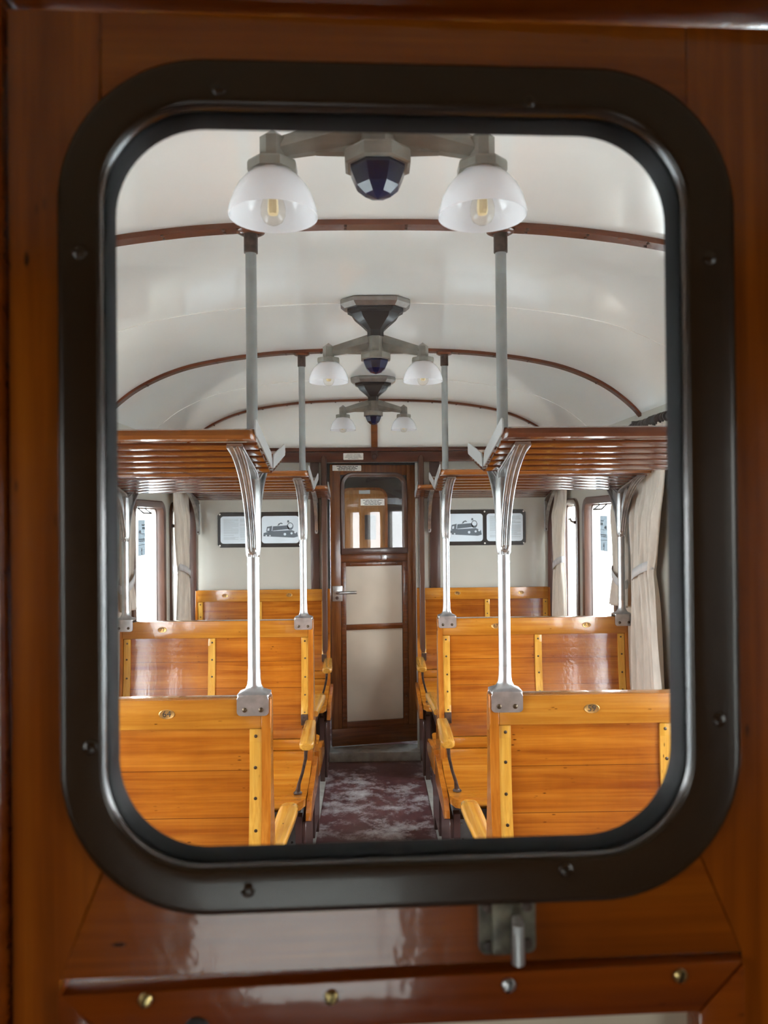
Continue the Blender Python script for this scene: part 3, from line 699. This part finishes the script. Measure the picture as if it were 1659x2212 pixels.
# ------------------------------------------------------------------ luggage racks
VZ = lambda v: 1.722+abs(v)*.205
def make_rack(label, s, Y, half, u1, front):
    root = thing('luggage_rack', label, 'luggage rack', (s*XC, Y, 0), group='slatted luggage racks')
    xf = lambda u, v, w: (s*(u-XC), v, w)
    for q in half:
        h = lambda u, v, w, q=q: (s*(u-XC), q*v, w)
        rl = MB(h); L = []
        sec = [(.268, VZ(.268)-.002), (.302, VZ(.302)-.006), (.308, VZ(.302)+.002), (.306, VZ(.302)+.014), (.296, VZ(.302)+.018), (.270, VZ(.27)+.014)]
        for u, k in ((.2805, .55), (.284, .8), (.292, .95), (.306, 1), (u1, 1)):
            L.append([(u, .268+(v-.268)*k, z-(1-k)*.004) for v, z in sec])
        rl.loops(L)
        obj('edge_rail', rl, front if q < 0 else 'rackrail', root, 40)
        for k in range(5):
            v0 = .018+k*.050; v1 = v0+.037
            sl = MB(h).prism([(v0, VZ(v0)-.006), (v1, VZ(v1)-.006), (v1, VZ(v1)+.001), (v0, VZ(v0)+.001)], 'x', .281, u1, .0015, 2)
            obj('slat', sl, 'slat', root)
        pl = MB(h).prism([(.012, VZ(.012)+.006), (.295, VZ(.295)+.006), (.303, VZ(.3)+.016), (.300, VZ(.3)+.034), (.29, VZ(.29)+.042), (.03, VZ(.03)+.042), (.016, VZ(.016)+.03)], 'x', .2765, .2803, .0008, 1)
        obj('end_plate', pl, 'plategrey', root)
    return root
make_rack('nearest left slatted luggage rack, brown front rail', -1, D1, (-1, 1), 1.178, 'rackrail')
make_rack('nearest right slatted luggage rack, dark front rail', 1, D1, (-1, 1), 1.178, 'darkrackrail')
make_rack('middle left slatted luggage rack behind the nearest left one', -1, D2, (-1, 1), 1.178, 'rackrail')
make_rack('middle right slatted luggage rack reaching the curtain', 1, D2, (-1, 1), 1.178, 'rackrail')
make_rack('far left luggage rack against the end wall', -1, YW-.022, (-1,), 1.16, 'rackrail')
make_rack('far right luggage rack against the end wall', 1, YW-.022, (-1,), 1.16, 'rackrail')

# ------------------------------------------------------------------ poles with brackets and clamps
def bez(a, b_, c, d, n=14):
    return [tuple((1-t)**3*a[j]+3*(1-t)**2*t*b_[j]+3*(1-t)*t*t*c[j]+t**3*d[j] for j in range(len(a))) for t in [k/n for k in range(n+1)]]
def add_bracket(root, xf, arms, base=True):
    mb = MB(xf)
    if base:
        mb.lathe([(.004, 1.493), (.014, 1.496), (.019, 1.504), (.0205, 1.53), (.0205, 1.66), (.019, 1.70), (.016, 1.712)], 0, 0, 20)
        mb.lathe([(.012, -.018), (.012, -.024), (.009, -.0265), (.005, -.0265), (.0045, -.023), (.0001, -.023)], 0, 1.517, 14, 'y')
    for q in arms:
        # flange under the slats
        mb.tube([(0, q*.004, 1.706), (0, q*.05, VZ(.05)-.0105), (0, q*.272, VZ(.272)-.0105)], 0, sq=[(.013, .008), (.016, .004), (.0175, .0032)])
        for w_ in (-.0135, .0135): mb.tube([(w_, q*.004, 1.70), (w_*1.2, q*.05, VZ(.05)-.013), (w_*1.2, q*.268, VZ(.268)-.013)], .0035, 8)
        # outer curved rib
        bz = bez((.27, VZ(.27)-.012), (.115, VZ(.27)-.055), (.046, 1.64), (.017, 1.50), 18)
        mb.tube([(0, q*(a-.002), z) for a, z in bz], 0, sq=[(.013-.004*min(1, k/12), .0022) for k in range(19)])
        for w_ in (-1, 0, 1): mb.tube([(w_*(.0125-.003*min(1, k/12)), q*a, z) for k, (a, z) in enumerate(bz)], .0042 if w_ else .005, 10)
        # thin web close to the column
        mb.prism([(q*.012, 1.54)]+[(q*(a-.001), z) for a, z in bez((.27, VZ(.27)-.012), (.115, VZ(.27)-.055), (.046, 1.64), (.017, 1.50), 18) if z < 1.735 and a < .115][::-1]+[(q*.10, VZ(.10)-.012), (q*.065, VZ(.065)-.012), (q*.03, 1.665), (q*.016, 1.62)], 'x', -.0035, .0035)
    return obj('bracket', mb, 'cast', root, 40)
def make_pole(label, s, u, Y, ceiling=True):
    xp = s*u
    root = thing('support_pole', label, 'pole', (xp, Y, 0), group='metal support poles')
    xf = None
    if ceiling:
        zc = min((abs(px-u), pz) for px, pz in ARC)[1]-.014
        obj('upper_tube', MB().tube([(0, 0, 1.715), (0, 0, zc-.05)], .0148, 20), 'polegrey', root)
        obj('ceiling_collar', MB().lathe([(.0155, zc-.062), (.0185, zc-.060), (.0185, zc-.008), (.0165, zc-.006)], 0, 0, 20), 'iron', root)
        obj('ceiling_flange', MB().lathe([(.018, zc-.012), (.030, zc-.010), (.037, zc-.006), (.037, zc-.0005)], 0, 0, 20), 'ribwood', root)
    add_bracket(root, None, (-1, 1))
    obj('lower_tube', MB().tube([(0, 0, 1.15), (0, 0, 1.50)], .0157, 20).lathe([(.0165, 1.478), (.0165, 1.482)], 0, 0, 20), 'chrome', root)
    cl = MB()
    cl.loops([[(p[0], p[1], z) for p in rr(a, b_, r, 5)] for a, b_, r, z in ((.041, .032, .006, 1.138), (.041, .032, .006, 1.143), (.036, .028, .008, 1.146), (.024, .021, .014, 1.152), (.0185, .0185, .0184, 1.164), (.0165, .0165, .0164, 1.18), (.0162, .0162, .0161, 1.205))])
    for q in (-1, 1):
        cl.prism([(p[0], p[1]+1.1155) for p in rr(.041, .026, .010, 5)], 'y', q*.0275, q*.0315, .0008, 1)
    c = obj('bench_clamp', cl, 'clamp', root, 40)
    for dx in (-.021, .021):
        sc_ = obj('screw', MB().lathe([(.0065, -.031), (.006, -.0335), (.0035, -.035), (.0001, -.0355)], dx, 1.105, 14, 'y'), 'screw', c)
    return root
for i, Y in enumerate((D1, D2)):
    for s in (-1, 1):
        make_pole('%s %s aisle pole from bench back to ceiling, holding the rack' % (('near', 'middle')[i], ('left', 'right')[(s+1)//2]), s, .33, Y)
make_pole('short metal pole at the window end of the middle right bench', 1, 1.145, D2, False)
make_pole('short metal pole at the window end of the middle left bench', -1, 1.145, D2, False)
# brackets screwed to the end wall under the far racks
for u, s, lab in ((.372, -1, 'steel rack bracket on the brown board left of the far door'), (.372, 1, 'steel rack bracket on the brown board right of the far door'),
                  (1.147, -1, 'steel rack bracket by the left corner post of the end wall'), (1.147, 1, 'steel rack bracket by the right corner post of the end wall')):
    root = thing('wall_bracket', lab, 'bracket', (s*u, YW-.034, 0), group='rack brackets on the end wall')
    b_ = MB()
    yb = lambda y: y
    b_.loops([[(p[0], p[1], 0) for p in []]] and [[(p[0], 0.009-dy, p[1]+1.60) for p in rr(w_, .105, w_*.98, 6)] for w_, dy in ((.0115, 0), (.0115, .008), (.008, .012))])
    b_.tube([(0, -.002, 1.70), (0, -.05, VZ(.05)-.0112), (0, -.262, VZ(.262)-.0112)], 0, sq=(.013, .004))
    b_.tube([(0, -a, z) for a, z in bez((.26, VZ(.26)-.014), (.12, VZ(.26)-.06), (.03, 1.64), (.001, 1.52), 14)], 0, sq=(.010, .004))
    br = obj('bracket_body', b_, 'cast', root, 40)
    obj('screw', MB().lathe([(.005, -.003), (.004, -.0055), (.0001, -.006)], 0, 1.512, 10, 'y'), 'iron', br)

# ------------------------------------------------------------------ ceiling lamps
def octo(hw, hh, c): return [(hw-c, -hh), (hw, -hh+c), (hw, hh-c), (hw-c, hh), (-hw+c, hh), (-hw, hh-c), (-hw, -hh+c), (-hw+c, -hh)]
def make_lamp(label, Y, x0=.004):
    root = thing('ceiling_lamp', label, 'ceiling lamp', (x0, Y, 2.379), group='twin-shade ceiling lamps')
    xf = lambda x, y, z: (x, y, z-2.379)
    pl = MB(xf).loops([[(p[0], p[1], z) for p in octo(a, b_, c)] for a, b_, c, z in ((.122, .078, .046, 2.3785), (.125, .081, .048, 2.374), (.125, .081, .048, 2.362), (.110, .068, .042, 2.348), (.106, .064, .04, 2.348))])
    obj('ceiling_plate', pl, 'lampplate', root, 20)
    cn = MB(xf).loops([[(p[0], p[1], z) for p in octo(a, b_, c)] for a, b_, c, z in ((.100, .060, .038, 2.35), (.100, .060, .038, 2.338), (.085, .054, .035, 2.330), (.075, .050, .03, 2.314), (.045, .036, .018, 2.288), (.029, .029, .012, 2.272), (.029, .029, .012, 2.250))])
    obj('black_cone', cn, 'lampdark', root, 20)
    hb = MB(xf).lathe([(.031, 2.262), (.031, 2.196), (.055, 2.190), (.057, 2.186), (.057, 2.168), (.052, 2.166)], 0, 0, 8, rot=PI/8)
    obj('hub', hb, 'lampmetal', root, 15)
    obj('blue_lens', MB(xf).lathe([(.047, 2.169), (.047, 2.160), (.043, 2.150), (.036, 2.135), (.022, 2.123), (.0001, 2.116)], 0, 0, 8, rot=PI/8), 'blue', root, 5)
    for q in (-1, 1):
        X = q*.170
        A = [(q*.026, y, z) for y, z in ((-.010, 2.203), (-.023, 2.226), (-.008, 2.258), (.008, 2.258), (.023, 2.226), (.010, 2.203))]
        B = [(q*.156, y, z) for y, z in ((-.006, 2.183), (-.016, 2.195), (-.006, 2.217), (.006, 2.217), (.016, 2.195), (.006, 2.183))]
        am = MB(xf).hull(A, B)
        am.hull([(q*.024, y, z) for y, z in ((-.011, 2.190), (-.011, 2.21), (.011, 2.21), (.011, 2.190))], [(q*.10, y, z) for y, z in ((-.006, 2.19), (-.006, 2.2), (.006, 2.2), (.006, 2.19))])
        obj('arm', am, 'lampmetal', root, 15)
        sk = MB(xf).lathe([(.0001, 2.230), (.0215, 2.214), (.0215, 2.178), (.040, 2.174), (.042, 2.170), (.042, 2.158), (.036, 2.156)], X, 0, 8, rot=PI/8)
        so = obj('lamp_holder', sk, 'lampmetal', root, 15)
        prof = [(.0345, 2.164), (.036, 2.156), (.046, 2.148), (.057, 2.135), (.066, 2.117), (.0715, 2.097), (.0722, 2.088), (.0706, 2.088), (.0700, 2.097), (.0645, 2.116), (.0555, 2.1335), (.0445, 2.1465), (.033, 2.155)]
        obj('glass_shade', MB(xf).lathe(prof, X, 0, 40, cap=False), 'shade', root, 40)
        bu = obj('light_bulb', MB(xf).lathe([(.010, 2.150), (.011, 2.132), (.016, 2.118), (.0205, 2.102), (.020, 2.090), (.015, 2.080), (.007, 2.0755), (.0001, 2.0745)], X, 0, 20), 'bulbglass', root, 60)
        obj('filament', MB(xf).lathe([(.003, 2.125), (.008, 2.118), (.009, 2.098), (.0075, 2.092), (.0001, 2.091)], X, 0, 8), 'filament', bu)
        obj('bulb_cap', MB(xf).lathe([(.013, 2.16), (.013, 2.131), (.0105, 2.129)], X, 0, 14), 'brass', bu)
    return root
make_lamp('nearest twin-shade ceiling lamp with blue centre lens, top cut off by the window frame', 1.245, -.006)
make_lamp('second twin-shade ceiling lamp, hanging in the middle of the ceiling', 2.77)
make_lamp('farthest and smallest twin-shade ceiling lamp, before the end wall', 4.30)

# ------------------------------------------------------------------ curtains
def make_rod(s, y0, y1, lab):
    root = thing('curtain_rod', lab, 'curtain rod', (s*1.205, (y0+y1)/2, 2.005))
    ym = (y0+y1)/2
    obj('rod', MB().tube([(0, y0-ym, 0), (0, y1-ym, 0)], .0135, 12), 'rod', root)
    for y in (y0+.02, D2-.01, y1-.02):
        obj('rod_holder', MB().lathe([(.016, y-ym-.014), (.022, y-ym-.012), (.022, y-ym+.012), (.016, y-ym+.014)], 0, 0, 12, 'y').box(-.008 if s > 0 else -.032, .032 if s > 0 else .008, y-ym-.008, y-ym+.008, -.008, .03, .003), 'rod', root)
    return root
make_rod(1, 2.1, 5.03, 'black curtain rod high on the right wall')
make_rod(-1, 2.1, 5.03, 'black curtain rod high on the left wall')
def make_curtain(label, s, y0, y1, ztop, zbot, ztie, ytie, wt, folds, seed, X=1.204):
    rnd = random.Random(seed); ph = [rnd.uniform(0, 6.28) for _ in range(4)]
    yc = (y0+y1)/2
    root = thing('curtain', label, 'curtain', (s*X, yc, 0), group='beige linen curtains')
    NZ, NT = 64, 12*folds
    G = []
    for i in range(NZ+1):
        z = ztop+(zbot-ztop)*i/NZ
        if z > ztie: k = ((z-ztie)/(ztop-ztie)); e = k**.7
        else: k = min(1, (ztie-z)/(ztie-zbot)); e = .85*k**.7
        wd_ = wt+((y1-y0)-wt)*e; cc = ytie+(yc-ytie)*e
        row = []; sharp = 1.0
        q_ = max(0, min(1, (1.72-z)/.14)); q_ = q_*q_*(3-2*q_); amp = .010+.011*q_; dx = -.012*q_
        for j in range(NT+1):
            t = j/NT
            a = 2*PI*folds*(t+.03*math.sin(9*t+ph[0])+.022*math.sin(17*t+ph[3])+.012*math.sin(z*3+ph[1]))
            x = amp*(.75+.35*math.sin(.41*a+ph[2]))*(math.sin(a+.5*math.sin(a))+.18*math.sin(2.3*a+ph[2]))+.004*math.sin(z*9+t*20+ph[3])
            y = cc+(t-.5)*wd_+.006*math.sin(a*1.0+1.3)*e
            row.append((s*(x+dx), y-yc, z))
        G.append(row)
    bm = MB().grid(G)
    o = obj('cloth', bm, 'curtain', root, 80)
    md = o.modifiers.new('thick', 'SOLIDIFY'); md.thickness = .002
    # gathered heading rings on the rod
    hd_ = MB(); n = folds
    for k in range(n*2+1):
        y = y0-yc+(y1-y0)*(k+.5)/(n*2+1)
        hd_.lathe([(.0145, y-.008), (.0185+rnd.uniform(0, .006), y-.004), (.0185+rnd.uniform(0, .006), y+.004), (.0145, y+.008)], 0, 2.005, 12, 'y')
    obj('heading_rings', hd_, 'rod', root)
    # tie-back strap
    st_ = MB(); L = []
    hw = wt/2+.012; c = ytie-yc
    for k in range(25):
        a = 2*PI*k/24
        yy, xx = c+hw*math.cos(a), .029*math.sin(a)-s*.012
        zz = ztie+.035*math.cos(a)*(1 if yc > ytie-.0001 else -1)
        L.append((xx, yy, zz))
    G = [[(x, y, z-.02) for x, y, z in L], [(x, y, z+.02) for x, y, z in L]]
    t_ = obj('tie_back', MB().grid(G), 'tie', root, 60)
    md = t_.modifiers.new('thick', 'SOLIDIFY'); md.thickness = .003; md.offset = 1
    kx, kz = -s*.045, ztie-.03
    return root
make_curtain('large beige curtain tied back at the nearest visible right window', 1, 3.12, 3.505, 1.99, .55, 1.35, 3.395, .21, 9, 1)
make_curtain('beige curtain tied back behind the pole at the window end of the middle right bench', 1, 3.66, 3.85, 1.99, 1.155, 1.30, 3.72, .12, 5, 2)
make_curtain('beige curtain tied back in the right far corner beside the end wall', 1, 4.76, 5.07, 1.99, .7, 1.29, 4.92, .18, 8, 3)
make_curtain('white-lit beige curtain tied back in the left far corner beside the end wall', -1, 4.62, 5.07, 1.99, .7, 1.27, 4.86, .22, 9, 4)
make_curtain('beige curtain tied back at the left window nearest to the middle left bench', -1, 3.66, 3.85, 1.99, 1.155, 1.30, 3.72, .12, 5, 5)

# ------------------------------------------------------------------ picture boards on the end wall
def make_board(label, x0, x1, z0, z1, loco_left):
    xc, zc = (x0+x1)/2, (z0+z1)/2; hw, hh = (x1-x0)/2, (z1-z0)/2
    root = thing('picture_board', label, 'picture board', (xc, YW-.006, zc))
    obj('backing_frame', MB().prism(octo(hw, hh, .018), 'y', 0, .006, .0008, 1), 'black', root, 0)
    obj('screw', (lambda mb: [mb.lathe([(.006, -.0003), (.005, -.002), (.0001, -.0025)], a*(hw-.014), b_*(hh-.013), 10, 'y') for a in (-1, 0, 1) for b_ in (-1, 1)] and mb)(MB()), 'white', root)
    pw = hw/2-.016; ph = hh-.026
    cl, ct = (-hw/2+.003, hw/2-.003) if loco_left else (hw/2-.003, -hw/2+.003)
    pp = obj('picture_card', MB().prism([(p[0]+cl, p[1]) for p in rr(pw, ph, .02, 5)], 'y', -.0012, -.0001), 'bluepaper', root, 0, 'printed card with a steam engine picture')
    tp = obj('text_card', MB().prism([(p[0]+ct, p[1]) for p in rr(pw, ph, .02, 5)], 'y', -.0012, -.0001), 'bluepaper', root, 0, 'printed card with grey lines of text')
    tl = MB(); rnd = random.Random(3)
    for k in range(22):
        z = ph-.020-k*(2*ph-.04)/22
        for a, b_ in ((-pw+.02, -.004), (.006, pw-.014)):
            if rnd.random() < .1: continue
            e = b_-(rnd.uniform(0, .04) if rnd.random() < .3 else 0)
            tl.box(ct+a, ct+e, -.0017, -.0013, z, z+.0035)
    obj('printed_lines', tl, 'lightink', tp, 0)
    dk = MB(); lg = MB()
    X = lambda u: cl-pw+u*2*pw
    Zf = lambda v: -ph+v*2*ph
    def el(mb, u, v, ru, rv, y0=-.0018, y1=-.0013, n=18): mb.prism([(X(u)+math.cos(2*PI*k/n)*ru*2*pw, Zf(v)+math.sin(2*PI*k/n)*rv*2*ph) for k in range(n)], 'y', y0, y1)
    def pg(mb, P, y0=-.0018, y1=-.0013): mb.prism([(X(u), Zf(v)) for u, v in P], 'y', y0, y1)
    pg(dk, [(.04, .26), (.86, .20), (.97, .24), (.95, .40), (.80, .48), (.30, .46), (.05, .38)])      # running gear
    pg(dk, [(.28, .46), (.74, .52), (.74, .66), (.30, .62)])                                           # boiler
    el(dk, .765, .62, .085, .14)                                                                        # smokebox
    pg(dk, [(.12, .42), (.26, .42), (.28, .64), (.14, .60)])                                           # cab
    pg(dk, [(.68, .76), (.74, .76), (.73, .84), (.69, .84)])                                           # chimney
    pg(dk, [(.42, .64), (.45, .72), (.52, .76), (.57, .72), (.55, .70), (.50, .71), (.47, .66)])        # steam dome
    obj('engine_drawing', dk, 'greyink', pp, 0)
    el(lg, .765, .645, .062, .085, -.0023, -.0019)
    for u, v, r in ((.90, .40, .03), (.62, .33, .035), (.80, .36, .03), (.12, .28, .02), (.22, .28, .02)): el(lg, u, v, r, r*1.4, -.0023, -.0019, 12)
    pg(lg, [(.30, .445), (.78, .475), (.78, .49), (.30, .46)], -.0023, -.0019)
    pg(lg, [(.15, .46), (.20, .46), (.21, .56), (.16, .55)], -.0023, -.0019)
    obj('engine_highlights', lg, 'bluepaper', pp, 0)
make_board('black framed board left of the far door, steam engine picture on its right half', -1.025, -.470, 1.408, 1.640, False)
make_board('black framed board right of the far door, steam engine picture on its left half', .470, 1.016, 1.408, 1.644, True)
# enamel plate on the beam
ep = thing('enamel_plate', 'small white enamel no smoking plate on the beam above the far door', 'sign', (-.125, YW-.032, 2.002))
obj('plate', MB().prism(rr(.066, .022, .004, 4), 'y', 0, .002), 'white', ep, 0)
text('lettering', 'VIETATO FUMARE\nDEFENSE DE FUMER\nRAUCHEN VERBOTEN\nNO SMOKING', .0105, 'ink', ep, (0, -.0005, -.001), sx=1.05)

# ------------------------------------------------------------------ outside
struct('ground', MB().box(-40, 40, -40, 40, -.9, -.8), 'outdoor', 'pale ground outside the windows', 0)
